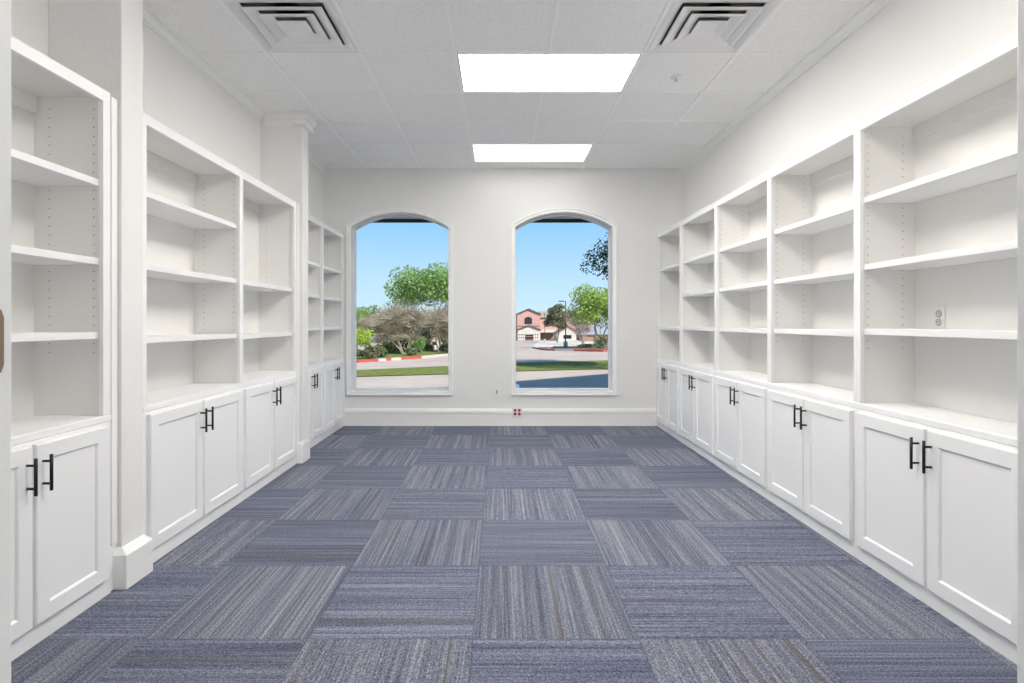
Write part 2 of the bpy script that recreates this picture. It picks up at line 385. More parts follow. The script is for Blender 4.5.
# crown: a path of (x, y, outward dx, dy) corners with a cove profile
def crown(path, prof):
    b = MB(); rows = []
    for x, y, dx, dy in path: rows.append([(x+dx*u, y+dy*u, ZC-h) for u, h in prof])
    n = len(prof)
    for r1, r2 in zip(rows, rows[1:]):
        b.add(r1+r2, [(i, (i+1) % n, n+(i+1) % n, n+i) for i in range(n)])
    b.add(rows[0], [tuple(range(n))]); b.add(rows[-1], [tuple(range(n))]); return b
SMALL = [(0, 0), (.040, 0), (.040, .008), (.030, .013), (.018, .028), (.012, .046), (.006, .050), (.006, .062), (0, .062)]
COVE = [(0, 0), (.058, 0), (.058, .012), (.052, .020), (.054, .034), (.046, .052), (.030, .064), (.026, .078), (.034, .090), (.032, .104), (.016, .112), (0, .114)]
struct(crown([(XR, YF, -1, 0), (XR, YB, -1, 0)], SMALL), 'trim_2', M['trim'], 'slim white crown moulding along the right wall')
struct(crown([(XL, YF, 1, 0), (XL, COLS[0][0], 1, 0)], SMALL), 'trim_3', M['trim'], 'slim white crown moulding above the nearest left bookcase')
struct(crown([(XL, COLS[0][1], 1, 0), (XL, COLS[1][0], 1, 0)], SMALL), 'trim_4', M['trim'], 'slim white crown moulding between the two columns')
struct(crown([(XL, COLS[1][1], 1, 0), (XL, YB, 1, 0)], SMALL), 'trim_5', M['trim'], 'slim white crown moulding beyond the far column')
struct(crown([(XL+.04, COLS[1][0], 0, -.35), (CX-.07, COLS[1][0], 0, -.35), (CX-.06, COLS[1][0], 0, -1), (CX, COLS[1][0], 1, -1), (CX, COLS[1][1], 1, 1), (CX-.06, COLS[1][1], 0, 1)], COVE), 'trim_6', M['trim'], 'cove crown moulding wrapped around the head of the far column')
CX = CXS[0]
struct(crown([(CX-.06, COLS[0][0], 0, -1), (CX, COLS[0][0], 1, -1), (CX, COLS[0][1], 1, 1), (CX-.06, COLS[0][1], 0, 1)], COVE), 'trim_7', M['trim'], 'cove crown moulding wrapped around the head of the near column')

# doorway the photograph is taken through
JL, JR = -.4440, .4700
b = MB(); b.box(XL-.2, JL-.02, YF-.14, YF, 0, 3.0); b.box(JR+.02, XR+.2, YF-.14, YF, 0, 3.0); b.box(JL-.02, JR+.02, YF-.14, YF, 2.06, 3.0)
struct(b, 'wall_front', M['wall'], 'white wall around the doorway in front')
door = empty('door_1', (0, YF, 0), 'white painted frame of the doorway in front', None, None, 'structure')
for s, x in ((-1, JL), (1, JR)):
    b = MB(); b.box(x, x+s*.02, YF-.15, YF, 0, 2.06)
    b.build('jamb', M['trim'], door, .002)
    b = MB(); b.box(x+s*.022, x+s*.085, YF, YF+.014, 0, 2.10); b.build('casing', M['trim'], door, .003)
b = MB(); b.box(JL, JR, YF-.15, YF, 2.04, 2.06); b.build('head_jamb', M['trim'], door)
zc = Z_(341, .489); b = MB()
b.prism([(YF-.036, zc-.028), (YF-.0125, zc-.028), (YF-.0098, zc-.021), (YF-.0098, zc+.021), (YF-.0125, zc+.028), (YF-.036, zc+.028)], 'x', JL, JL+.0012)
sp_ = b.build('strike_plate', M['brass'], door); sp_['label'] = 'dull brass strike plate on the left jamb'

# the hall behind the camera (its far end stands open to daylight)
b = MB(); b.box(-2.3, 2.3, -7, YF-.14, 2.75, 2.9); struct(b, 'ceiling', M['ceil'], 'ceiling of the hall behind the doorway')
b = MB(); b.box(-2.3, -2.1, -7, YF-.14, 0, 2.75); struct(b, 'wall_left', M['wall'], 'left wall of the hall behind the doorway')
b = MB(); b.box(2.1, 2.3, -7, YF-.14, 0, 2.75); struct(b, 'wall_right', M['wall'], 'right wall of the hall behind the doorway')

root = empty('ceiling_light', (0, -1.6, 2.75), 'unseen panel light added on the hall ceiling to brighten the door jambs', 'ceiling light', 'recessed panel lights')  # invented fixture out of view, added as fill for the door jambs
b = MB()
for x0_, x1_, y0_, y1_ in ((-.61, .61, -1.905, -1.895), (-.61, .61, -1.305, -1.295), (-.61, -.60, -1.895, -1.305), (.60, .61, -1.895, -1.305)): b.box(x0_, x1_, y0_, y1_, 2.735, 2.7495)
b.build('frame', M['vent'], root)
b = MB(); b.box(-.599, .599, -1.894, -1.306, 2.742, 2.7495); b.build('diffuser', M['lamp_warm'], root)

# ------------------------------------------------------------------ built-in cabinets and bookcases
ZT, ZTOP, RAIL = .775, 2.168, .048
def door_slab(b, xf, s, y0, y1, z0, z1):
    """shaker door: frame, bevelled step, sunk panel; xf is the cabinet face, s points into the wall"""
    T, fr_, rec = .021, .058, .009
    x0 = xf-s*.001; x1 = xf-s*T; bv = .003
    def rect(d, x): return [(x, y0+d, z0+d), (x, y1-d, z0+d), (x, y1-d, z1-d), (x, y0+d, z1-d)]
    L = [rect(0, x0), rect(0, x1+s*bv), rect(bv, x1), rect(fr_, x1), rect(fr_+.004, x1+s*.003), rect(fr_+.007, x1+s*rec)]
    vs = [p for r in L for p in r]
    fs = [(0, 1, 2, 3)]+[(k*4+i, k*4+(i+1) % 4, k*4+4+(i+1) % 4, k*4+4+i) for k in range(len(L)-1) for i in range(4)]
    n = len(vs)-4; fs.append((n, n+1, n+2, n+3)); b.add(vs, fs)
def base_cabinet(name, xf, s, xw, y0, y1, m0, m1, label, group):
    root = empty(name, (xf, (y0+y1)/2, 0), label, 'cabinet', group)
    b = MB(); b.box(xf, xw-s*.001, y0+.0006, y1-.0006, 0, ZT-.032); b.build('carcass', M['cab'], root)
    b = MB(); b.box(xf-s*.003, xf, y0+.0006, y1-.0006, 0, .068); b.build('toe_board', M['cab'], root, .0015)
    ym = (y0+m0+y1-m1)/2
    for a, c, hy in ((y0+m0, ym-.008, -1), (ym+.008, y1-m1, 1)):
        b = MB(); door_slab(b, xf, s, a, c, .078, .731); d = b.build('door', M['cab'], root)
        yh = ym+hy*.034; xb = xf-s*.052; b = MB()
        b.tube((xb, yh, .560), (xb, yh, .692), .0056, n=12)
        for z in (.585, .667): b.tube((xf-s*.0205, yh, z), (xb, yh, z), .0045, n=10)
        h = b.build('handle', M['black'], d); h['label'] = 'black bar pull'
    return root
def bookcase(name, xf, s, xw, y0, y1, s0, s1, shelves, label, group):
    root = empty(name, (xf, (y0+y1)/2, ZT), label, 'bookcase', group)
    z0 = ZT+.0005; xi = xf+s*.020; xb = xw-s*.007
    b = MB()
    b.box(xf, xi, y0+.0005, y0+s0, z0, ZTOP); b.box(xf, xi, y1-s1, y1-.0005, z0, ZTOP); b.box(xf, xi, y0+s0, y1-s1, ZTOP-RAIL, ZTOP)
    b.build('face_frame', M['cab'], root, .0012)
    a0, a1 = y0+s0-.006, y1-s1+.006          # inner faces of the side panels
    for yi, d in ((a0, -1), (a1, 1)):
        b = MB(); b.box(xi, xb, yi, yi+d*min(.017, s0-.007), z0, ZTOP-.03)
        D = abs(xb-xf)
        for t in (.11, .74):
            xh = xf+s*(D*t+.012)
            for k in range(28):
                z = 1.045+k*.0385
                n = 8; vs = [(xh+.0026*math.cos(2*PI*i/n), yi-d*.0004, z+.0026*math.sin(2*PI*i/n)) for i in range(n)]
                b.add(vs, [tuple(range(n))], 1)  # flat disc, the pin hole's shade painted as dark colour
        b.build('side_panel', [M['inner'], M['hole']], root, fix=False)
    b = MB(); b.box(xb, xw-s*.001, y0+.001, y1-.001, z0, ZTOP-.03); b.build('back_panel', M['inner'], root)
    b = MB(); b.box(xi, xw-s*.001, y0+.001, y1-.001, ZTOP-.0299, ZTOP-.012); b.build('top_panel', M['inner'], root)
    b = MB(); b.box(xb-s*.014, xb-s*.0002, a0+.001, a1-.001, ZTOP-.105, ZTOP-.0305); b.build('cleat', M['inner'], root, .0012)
    for z in shelves:
        b = MB(); b.box(xi+s*.002, xb-s*.001, a0+.0015, a1-.0015, z-.029, z); b.build('shelf', M['cab'], root, .0015)
    return root
def worktop(xf, s, xw, y0, y1, label):
    b = MB(); nose = .003
    x = xf-s*nose; pr = [(x, ZT-.026), (x, ZT-.004), (x+s*.004, ZT), (xw-s*.001, ZT), (xw-s*.001, ZT-.0315), (xf+s*.002, ZT-.0315), (x+s*.003, ZT-.0315)]
    b.prism(pr, 'y', y0, y1)
    return tag(b.build('worktop', M['cab'], None), label, 'worktop')

FR, FL_, FC = 1.774, -1.692, -1.768
S3 = [1.775, 1.452, 1.127]
RB = [(5.405, 6.215, [1.772, 1.118], .025, .05), (4.52, 5.405, S3, .025, .025), (3.62, 4.52, S3, .025, .025), (2.73, 3.62, [1.777, 1.452, 1.130], .025, .025), (1.80, 2.73, [1.790, 1.460, 1.142], .025, .025)]
RN = ['in the right corner beside the window wall, with two shelves', 'second from the window wall along the right side', 'in the middle of the five along the right side', 'second nearest the doorway along the right side', 'nearest on the right, with an outlet above its lowest shelf']
RC = ['farthest on the right, touching the window wall', 'second from the window wall on the right', 'in the middle of the right hand row', 'second nearest the doorway on the right', 'nearest the doorway on the right']
for (y0, y1, sh, a, c), n1, n2 in zip(RB, RN, RC):
    base_cabinet('base_cabinet', FR, 1, XR, y0, y1, a, c, 'white two door base cabinet '+n2, 'white base cabinets of the built-ins')
    bookcase('bookcase', FR, 1, XR, y0, y1, a, c, sh, 'tall white open bookcase '+n1, 'white open bookcases of the built-ins')
worktop(FR, 1, XR, 1.80, 6.215, 'long white worktop ledge running under the five right hand bookcases')
LB = [(1.56, 2.384, [1.785, 1.448, 1.133], .045, .042, FL_, 'nearest on the left, in front of the near column'),
      (2.60, 3.595, [1.812, 1.457, 1.100], .030, .025, FL_, 'just beyond the near column on the left, with three shelves'),
      (3.595, 4.558, [1.454, 1.090], .025, .035, FL_, 'just before the far column on the left, with two shelves'),
      (4.745, 5.482, [1.752, 1.439, 1.124], .045, .022, FC, 'just beyond the far column on the left, narrow'),
      (5.482, 6.215, [1.749, 1.433, 1.120], .022, .045, FC, 'in the left corner beside the left window, narrow')]
for y0, y1, sh, a, c, xf, n1 in LB:
    base_cabinet('base_cabinet', xf, -1, XL, y0, y1, a, c, 'white two door base cabinet '+n1.replace(', with three shelves', '').replace(', with two shelves', ''), 'white base cabinets of the built-ins')
    bookcase('bookcase', xf, -1, XL, y0, y1, a, c, sh, 'tall white open bookcase '+n1, 'white open bookcases of the built-ins')
worktop(FL_, -1, XL, 1.56, 2.384, 'short white worktop ledge before the near column on the left')
worktop(FL_, -1, XL, 2.60, 4.558, 'white worktop ledge between the two columns on the left')
worktop(FC, -1, XL, 4.745, 6.215, 'white worktop ledge between the far column and the window wall')
for k, (a, c, xf) in enumerate(((2.385, 2.4295, FL_-.006), (2.5785, 2.5995, FL_-.004), (4.5585, 4.5795, FL_+.012), (4.7225, 4.7445, FC-.004))):
    b = MB(); b.box(XL+.002, xf, a, c, .0, ZTOP-.01)
    if k in (0, 2): b.box(xf, xf+.008, a+.006, c-.004, .20, ZTOP-.012)
    struct(b, 'trim_%d' % (8+k), M['trim'], 'white filler strip between a bookcase and a column', .0015)

# ------------------------------------------------------------------ ceiling fixtures
def troffer(y0, m, label):
    x0, x1, y1 = GX+.014, GX+2*PX-.014, y0+PY-.012; y0 += .012
    root = empty('ceiling_light', ((x0+x1)/2, (y0+y1)/2, ZC), label, 'ceiling light', 'recessed panel lights')
    b = MB(); w = .010; z = ZC-.004
    b.box(x0, x1, y0, y0+w, z, ZC+.02); b.box(x0, x1, y1-w, y1, z, ZC+.02); b.box(x0, x0+w, y0+w, y1-w, z, ZC+.02); b.box(x1-w, x1, y0+w, y1-w, z, ZC+.02)
    b.build('frame', M['vent'], root)
    b = MB(); b.box(x0, x1, y0, y1, ZC+.075, ZC+.08); b.box(x0, x0+.003, y0, y1, ZC+.0205, ZC+.0745); b.box(x1-.003, x1, y0, y1, ZC+.0205, ZC+.0745); b.build('housing', M['vent'], root)
    b = MB(); b.box(x0+w+.001, x1-w-.001, y0+w+.001, y1-w-.001, ZC+.002, ZC+.006); b.build('diffuser', m, root)
troffer(LIGHT_ROWS[1], M['lamp_warm'], 'bright rectangular panel light, the nearer and larger in the photo')
troffer(LIGHT_ROWS[2], M['lamp_cool'], 'bright rectangular panel light just in front of the window wall')
troffer(LIGHT_ROWS[0], M['lamp_door'], 'bright rectangular panel light overhead near the doorway, above the view')
def vent(x0, label):
    y0 = GY-PY; cx, cy = x0+PX/2, y0+PY/2
    root = empty('air_vent', (cx, cy, ZC), label, 'air vent', 'square ceiling air diffusers')
    def sq(r, z): return [(cx-r, cy-r, z), (cx+r, cy-r, z), (cx+r, cy+r, z), (cx-r, cy+r, z)]
    def loops(b, L, mi=0):
        vs = [p for q in L for p in q]
        b.add(vs, [(k*4+i, k*4+(i+1) % 4, k*4+4+(i+1) % 4, k*4+4+i) for k in range(len(L)-1) for i in range(4)], mi)
    b = MB(); loops(b, [sq(.298, ZC-.0035), sq(.298, ZC-.007), sq(.282, ZC-.008), sq(.228, ZC+.012), sq(.230, ZC+.014), sq(.284, ZC-.004), sq(.298, ZC-.0035)]); b.build('frame', M['vent'], root, fix=True)
    for r, z in ((.224, ZC-.010), (.156, ZC-.011)):
        b = MB(); loops(b, [sq(r, z), sq(r-.010, z), sq(r-.066, z+.020), sq(r-.066, z+.022), sq(r-.008, z+.004), sq(r, z+.003), sq(r, z)]); b.build('louvre', M['vent'], root)
    b = MB(); r, z = .092, ZC-.012; loops(b, [sq(r, z), sq(r-.008, z), sq(.050, z+.020)]); b.add(sq(.050, z+.020), [(0, 1, 2, 3)]); b.build('core', M['vent'], root, fix=False)
    b = MB(); loops(b, [sq(.288, ZC+.006), sq(.288, ZC+.05)]); b.add(sq(.288, ZC+.05), [(0, 1, 2, 3)]); b.build('plenum', M['plenum'], root, fix=False)
    b = MB(); b.lathe([(.085, 0), (.085, .006)], (cx, cy-.10, ZC+.043), 'z', 28); b.build('duct_shade_disc', M['duct'], root)  # solid dark disc painted in place of the shade up the duct
vent(GX-2*PX, 'white square louvred air vent on the left of the ceiling')
vent(GX+2*PX, 'white square louvred air vent on the right of the ceiling')
sx_, sy_ = (676-500)*3.9/F, 3.9
root = empty('fire_sprinkler', (sx_, sy_, ZC), 'small white recessed fire sprinkler on the ceiling right of the panel light', 'sprinkler')
b = MB(); b.lathe([(.042, 0), (.042, -.003), (.034, -.010), (.016, -.012)], (sx_, sy_, ZC-.0005), 'z', 24); b.build('escutcheon', M['vent'], root)
b = MB(); b.lathe([(.007, -.012), (.006, -.026), (.015, -.028), (.015, -.030)], (sx_, sy_, ZC), 'z', 14); b.build('sprinkler_head', M['socket'], root)

# ------------------------------------------------------------------ wall plates
def plate_y(root, x, z, w, h, y=YB, t=.005):
    b = MB(); b.box(x-w/2, x+w/2, y-t, y-.0003, z-h/2, z+h/2); b.build('plate', M['plate'], root, .002)
x, z = X_(466.5), Z_(391.7); root = empty('blank_wall_plate', (x, YB, z), 'blank white wall plate under the right edge of the left window', 'wall plate'); plate_y(root, x, z, .07, .115)
for dz in (-.042, .042):
    b = MB(); b.lathe([(.0035, 0), (.0035, -.0012), (.001, -.0016)], (x, YB-.005, z+dz), 'y', 10); b.build('screw', M['plate'], root)
x, z = X_(496.8), Z_(391.9); root = empty('wall_socket', (x, YB, z), 'white wall plate with a small dark jack between the windows', 'socket'); plate_y(root, x, z, .07, .115)
b = MB(); b.box(x-.006, x+.006, YB-.0065, YB-.005, z+.002, z+.019); b.box(x-.006, x+.006, YB-.0065, YB-.005, z-.019, z-.002); b.build('jack', M['black'], root)
x, z, y = X_(517.2, YB-.02), Z_(412, YB-.02), YB-.0225; root = empty('red_outlet', (x, y, z), 'four gang outlet with red sockets set on the far baseboard', 'socket'); plate_y(root, x, z, .116, .116, y)
for dx in (-.024, .024):
    for dz in (-.0195, .0195):
        b = MB(); b.lathe([(.0168, 0), (.0168, -.002), (.0155, -.003)], (x+dx, y-.005, z+dz), 'y', 18)
        for s in (-1, 1): b.box(x+dx+s*.006-.001, x+dx+s*.006+.001, y-.0084, y-.0079, z+dz-.002, z+dz+.006, 1)
        q = b.build('receptacle', [M['red'], M['black']], root); q['label'] = 'red receptacle face'
xw = XR-.0072; y = (xw)*F/(939.5-500); z = Z_(318, y)
root = empty('wall_socket', (xw, y, z), 'duplex outlet on the back of the nearest right hand bookcase', 'socket')
b = MB(); b.box(xw-.004, xw-.0003, y-.035, y+.035, z-.057, z+.057); b.build('plate', M['inner'], root, .0015)
for dz in (-.0195, .0195):
    b = MB(); b.lathe([(.0172, 0), (.0172, -.0008)], (xw-.004, y, z+dz), 'x', 18, 1); b.lathe([(.0145, -.0008), (.0145, -.003), (.013, -.0035)], (xw-.004, y-.002, z+dz), 'x', 18, 0)
    for s in (-1, 1): b.box(xw-.0080, xw-.0074, y+s*.006-.001, y+s*.006+.001, z+dz-.003, z+dz+.006, 1)
    b.build('receptacle', [M['socket'], M['hole']], root)

# ------------------------------------------------------------------ outside: the building's own roof and soffit
b = MB(); b.box(-6, 14, YB+WT, 7.30, 2.545, 2.56); struct(b, 'trim_12', M['soffit'], 'pale soffit of the eave outside the windows')
b = MB(); b.box(-6, 14, 7.30, 7.36, 2.505, 2.75); struct(b, 'trim_13', M['fascia'], 'dark fascia edge of the eave outside the windows')
b = MB(); b.prism([(-6, 2.96), (14, 2.96), (14, 8.3), (11.5, 9.4), (3.5, 5.8), (-2, 3.3), (-6, 3.0)], 'y', -8, 7.40)
struct(b, 'roof', M['roof'], 'sloping roof over the room')

# ------------------------------------------------------------------ outside: ground
def zg(x, y):
    if x > -1.5: return -.5 if y < 30 else -.5-2.7*(y-30)/100
    return -.5 if y < 30.5 else -.5-1.8*min(1, (y-30.5)/8) - (0.012*(y-38.5) if y > 38.5 else 0)
def ground(name, poly, dz, m, label, step=2.0):
    """flat outline draped on the land, cut into strips so it follows the slope"""
    bm = bmesh.new(); f = bm.faces.new([bm.verts.new((x, y, 0)) for x, y in poly])
    ys = [p[1] for p in poly]
    for yc in (30, 30.5, 38.5, 60, 90):
        if min(ys) < yc < max(ys): bmesh.ops.bisect_plane(bm, geom=bm.verts[:]+bm.edges[:]+bm.faces[:], plane_co=(0, yc, 0), plane_no=(0, 1, 0))
    b = MB()
    xm = sum(p[0] for p in poly)/len(poly)
    for f in bm.faces:
        vs = [(v.co.x, v.co.y, zg(xm, v.co.y)+dz) for v in f.verts]; b.add(vs, [tuple(range(len(vs)))])
    bm.free(); return struct(b, name, m, label)
ground('driveway', [(-30, YB+WT), (40, YB+WT), (40, 31), (-1.4, 28.4), (-30, 20)], -.012, M['concrete'], 'sunlit concrete drive outside the windows')
far_edge = [(-5.9, 22.6), (-3.67, 25.2), (-2.58, 27.3), (-1.2, 29.6)]
ground('road', [(-12, 15.2), (-4.98, 19.1), (-1.97, 20.8), (.69, 22.3), (4.7, 23.9), (20, 30), (20, 36), (5.9, 31.6), (2.97, 34), (2.0, 40), (-1.4, 40), (-1.2, 29.6), (-2.58, 27.3), (-3.67, 25.2), (-5.9, 22.6), (-12, 17.0)], 0, M['road'], 'pale concrete road beyond the grass strip')
ground('grass_strip', [(-9, 15.2), (-4.37, 16.8), (-1.67, 17.6), (.58, 18.65), (3.86, 19.6), (14, 22.5), (14, 27.0), (4.7, 23.9), (.69, 22.3), (-1.97, 20.8), (-4.98, 19.1), (-9, 17.0)], .012, M['grass'], 'mown grass strip between the drive and the road')
ground('verge', [(-30, 17.5), (-12, 17.0), (-5.9, 22.6), (-3.67, 25.2), (-2.58, 27.3), (-1.6, 29.6), (-1.6, 34), (-30, 34)], .02, M['grass'], 'grassy verge below the bare trees')
ground('parking_lot', [(-60, 34), (-1.6, 34), (-1.6, 140), (-60, 140)], 0, M['road'], 'parking lot beyond the bare trees')
ground('house_driveway', [(-1.5, 39), (2.1, 39), (4.6, 70), (9.6, 129), (-1.5, 129)], .01, M['road'], 'driveway leading up to the brick house')
ground('house_yard', [(-1.5, 129), (60, 129), (60, 300), (-1.5, 300)], 0, M['grass'], 'ground around the far houses')
ground('forecourt', [(3.3, 36), (30, 36), (60, 129), (9.6, 129), (4.6, 70), (3.0, 45)], 0, M['pad'], 'white concrete forecourt in front of the garage')
ground('mulch_bed', [(3.0, 34.3), (5.9, 31.9), (20, 36.2), (20, 52), (4.9, 50)], .03, M['mulch'], 'mulch bed around the lamp post')
def kerb(pts, m, name, label):
    b = MB()
    for (x0, y0), (x1, y1) in zip(pts, pts[1:]):
        d = Vector((x1-x0, y1-y0)).normalized(); n = Vector((-d.y, d.x))*.09
        vs = [(x, y, zg(x0, y)+h) for h in (0, .11) for x, y in ((x0-n.x, y0-n.y), (x1-n.x, y1-n.y), (x1+n.x, y1+n.y), (x0+n.x, y0+n.y))]
        b.add(vs, [(0, 3, 2, 1), (4, 5, 6, 7), (0, 1, 5, 4), (1, 2, 6, 5), (2, 3, 7, 6), (3, 0, 4, 7)])
    return struct(b, name, m, label)
def lerp(p, q, t): return (p[0]+(q[0]-p[0])*t, p[1]+(q[1]-p[1])*t)
A, B_, C_, D_ = (-5.9, 22.6), (-3.67, 25.2), (-2.58, 27.3), (-1.6, 29.4)
kerb([(-9, 19.6), A, lerp(A, B_, .30)], M['redkerb'], 'kerb', 'red painted kerb stretch at the left of the left window')
kerb([lerp(A, B_, .30), lerp(A, B_, .42)], M['kerb'], 'kerb', 'bare kerb gap between red stretches')
kerb([lerp(A, B_, .42), lerp(A, B_, .50)], M['redkerb'], 'kerb', 'short red painted kerb piece between bare gaps')
kerb([lerp(A, B_, .50), lerp(A, B_, .66)], M['kerb'], 'kerb', 'worn pale kerb gap before the longer red stretch')
kerb([lerp(A, B_, .66), B_], M['redkerb'], 'kerb', 'red painted kerb stretch in front of the bare trees')
kerb([B_, C_, D_], M['kerb'], 'kerb', 'pale kerb curving away at the right of the left window')
kerb([(4.45, 32.9), (5.9, 31.7), (12, 33.9)], M['redkerb'], 'kerb', 'red painted kerb at the right of the right window')
kerb([(2.45, 41.0), (2.75, 36), (3.1, 34.2)], M['redkerb'], 'kerb', 'faded red kerb bounding the house driveway')
kerb([(3.1, 34.2), (3.45, 33.9)], M['redkerb'], 'kerb', 'red kerb tip below the lamp post')
kerb([(3.45, 33.9), (4.45, 32.9)], M['kerb'], 'kerb', 'pale kerb in front of the mulch bed')

# ------------------------------------------------------------------ outside: plants
def at(px, Y): return (px-500)*Y/F
def leaves(b, c, rad, n, size, squash=1.0, flat=.0):
    for _ in range(n):
        while True:
            p = Vector((random.uniform(-1, 1), random.uniform(-1, 1), random.uniform(-1, 1)))
            if .15 < p.length < 1: break
        q = Vector((c[0]+p.x*rad[0], c[1]+p.y*rad[1], c[2]+p.z*rad[2]))
        a = Vector((random.gauss(0, 1), random.gauss(0, 1), random.gauss(0, 1)-flat)).normalized(); u = a.orthogonal().normalized(); v = a.cross(u)
        s = size*random.uniform(.6, 1.3)
        b.add([q-u*s, q-v*s*.55, q+u*s, q+v*s*.55], [(0, 1, 2, 3)])
def limb(b, p, d, L, r, depth, spread, tips, n=5, kids=(2, 3), shrink=.72, up=.15, minr=.006):
    segs = 3; q = Vector(p); d = Vector(d).normalized(); rr = r
    for k in range(segs):
        d2 = (d+Vector((random.gauss(0, .12), random.gauss(0, .12), random.gauss(0, .06)+up*.2))).normalized()
        e_ = q+d2*L/segs; r2 = max(minr, r*(1-.35*(k+1)/segs)); b.tube(q, e_, rr, r2, n, caps=False); q, d, rr = e_, d2, r2
    if depth == 0: tips.append(q); return
    for _ in range(random.randint(*kids)):
        a = d.orthogonal().normalized(); a.rotate(Matrix.Rotation(random.uniform(0, 2*PI), 3, d))
        limb(b, q, d*1.0+a*spread*random.uniform(.6, 1.3)+Vector((0, 0, up)), L*shrink*random.uniform(.8, 1.15), max(minr, rr*.7), depth-1, spread, tips, max(3, n-1), kids, shrink, up, minr)
    tips.append(q)
def tree(name, px, Y, height, crown_r, crown_z, leaf, label, cat, group, nleaf=2600, size=.09, stems=1, bark='bark', r=.09, seed=1, blobs=14, zbase=None, flatten=.8):
    random.seed(seed); x = at(px, Y); zb = zg(x, Y) if zbase is None else zbase
    root = empty(name, (x, Y, zb), label, cat, group)
    tb = MB(); tips = []
    for s in range(stems):
        a = 2*PI*s/stems+random.uniform(0, 1); sp = .12 if stems == 1 else .35
        limb(tb, (x+.06*math.cos(a)*(stems > 1), Y+.06*math.sin(a)*(stems > 1), zb), (math.cos(a)*sp, math.sin(a)*sp, 1), (crown_z-zb)*.5, r, 3, .7, tips, 6, (2, 3), .62)
    tb.build('trunk', M[bark], root, fix=False)
    lb = MB(); cz = crown_z
    for k in range(blobs):
        t = random.uniform(0, 2*PI); rr = crown_r*math.sqrt(random.uniform(.0, 1))*.72; h = random.uniform(-1, 1)*crown_r*flatten*.62*math.sqrt(max(.1, 1-(rr/crown_r)**2))
        leaves(lb, (x+rr*math.cos(t), Y+rr*math.sin(t), cz+h), (crown_r*.34, crown_r*.34, crown_r*.22), nleaf//blobs, size)
    lb.build('foliage', M[leaf], root, fix=False)
    return root
def bare_tree(px, Y, height, width, label, seed):
    random.seed(seed); x = at(px, Y); zb = zg(x, Y)+.02
    root = empty('bare_tree', (x, Y, zb), label, 'tree', 'bare multi stemmed trees along the verge')
    tb = MB(); tips = []
    for s in range(7):
        a = 2*PI*s/7+random.uniform(-.3, .3)
        limb(tb, (x+.07*math.cos(a), Y+.07*math.sin(a), zb), (math.cos(a)*.36*width, math.sin(a)*.36, 1), height*.34, .045, 2, .6, tips, 6, (2, 3), .68, .2, .010)
    tb.build('trunk', M['palebark'], root, fix=False)
    wb = MB()
    for q in tips:
        for _ in range(48):
            d = Vector((random.gauss(0, .8)*width, random.gauss(0, .8), random.gauss(.35, .6))); L = height*random.uniform(.08, .30)
            d.normalize(); m_ = q+d*L*.5+Vector((random.gauss(0, .05), 0, random.gauss(0, .05)))
            wb.tube(q, m_, .010, .008, 3, caps=False, smooth=False); wb.tube(m_, m_+(d+Vector((random.gauss(0, .4), random.gauss(0, .4), .3)))*L*.5, .008, .004, 3, caps=False, smooth=False)
    wb.build('twigs', M['twig'], root, fix=False)
bare_tree(404, 28.2, 2.85, 1.7, 'bare tan multi stemmed tree in the middle of the left window', 11)
bare_tree(441, 31.0, 3.1, 1.5, 'bare tan multi stemmed tree at the right edge of the left window', 12)
bare_tree(377, 31.5, 2.6, 1.5, 'bare tan multi stemmed tree left of the middle one', 13)
tree('young_tree', 361, 26.0, 1.9, .98, .50, 'leaf_bright', 'small yellow green tree at the left edge of the left window', 'tree', None, 1700, .05, 2, 'bark', .025, 21, 18, None, .55)
tree('leafy_tree', 430, 65, 6, 5.5, H+(322-289)*65/F, 'leaf_mid', 'tall green tree rising behind the bare trees in the left window', 'tree', None, 9000, .175, 1, 'bark', .2, 22, 34, None, .62)
tree('leafy_tree', 364, 68, 4, 3.3, H+(322-320)*68/F, 'leaf_mid', 'lower green tree behind the left side of the left window', 'tree', None, 4500, .15, 1, 'bark', .13, 23, 20)
tree('leafy_tree', 388, 56, 4, 2.4, H+(322-331)*56/F, 'leaf_dark', 'dark low tree behind the left bare trunks', 'tree', None, 3500, .17, 1, 'bark', .1, 24, 16)
tree('leafy_tree', 411, 50.5, 4, 2.2, H+(322-333)*50.5/F, 'leaf_dark', 'dark low tree behind the middle bare trunks', 'tree', None, 3500, .17, 1, 'bark', .1, 29, 16)
tree('leafy_tree', 447, 45.5, 4, 1.8, H+(322-330)*45.5/F, 'leaf_olive', 'olive low tree behind the right bare trunks', 'tree', None, 3000, .16, 1, 'bark', .1, 28, 14)
def shrub(px, Y, w, h, leaf, label, seed, group='shrubs outside'):
    random.seed(seed); x = at(px, Y); zb = zg(x, Y)+.02; root = empty('shrub', (x, Y, zb), label, 'shrub', group)
    b = MB()
    for _ in range(6): b.tube((x+random.gauss(0, .05), Y+random.gauss(0, .05), zb), (x+random.gauss(0, w*.25), Y+random.gauss(0, .15), zb+h*.7), .014, .006, 4, caps=False)
    b.build('stem', M['bark'], root, fix=False)
    b = MB()
    for k in range(7): leaves(b, (x+random.uniform(-.6, .6)*w/2, Y+random.uniform(-.25, .25), zb+h*random.uniform(.35, .72)), (w*.27, .25, h*.32), 110, .06)
    b.build('foliage', M[leaf], root, fix=False)
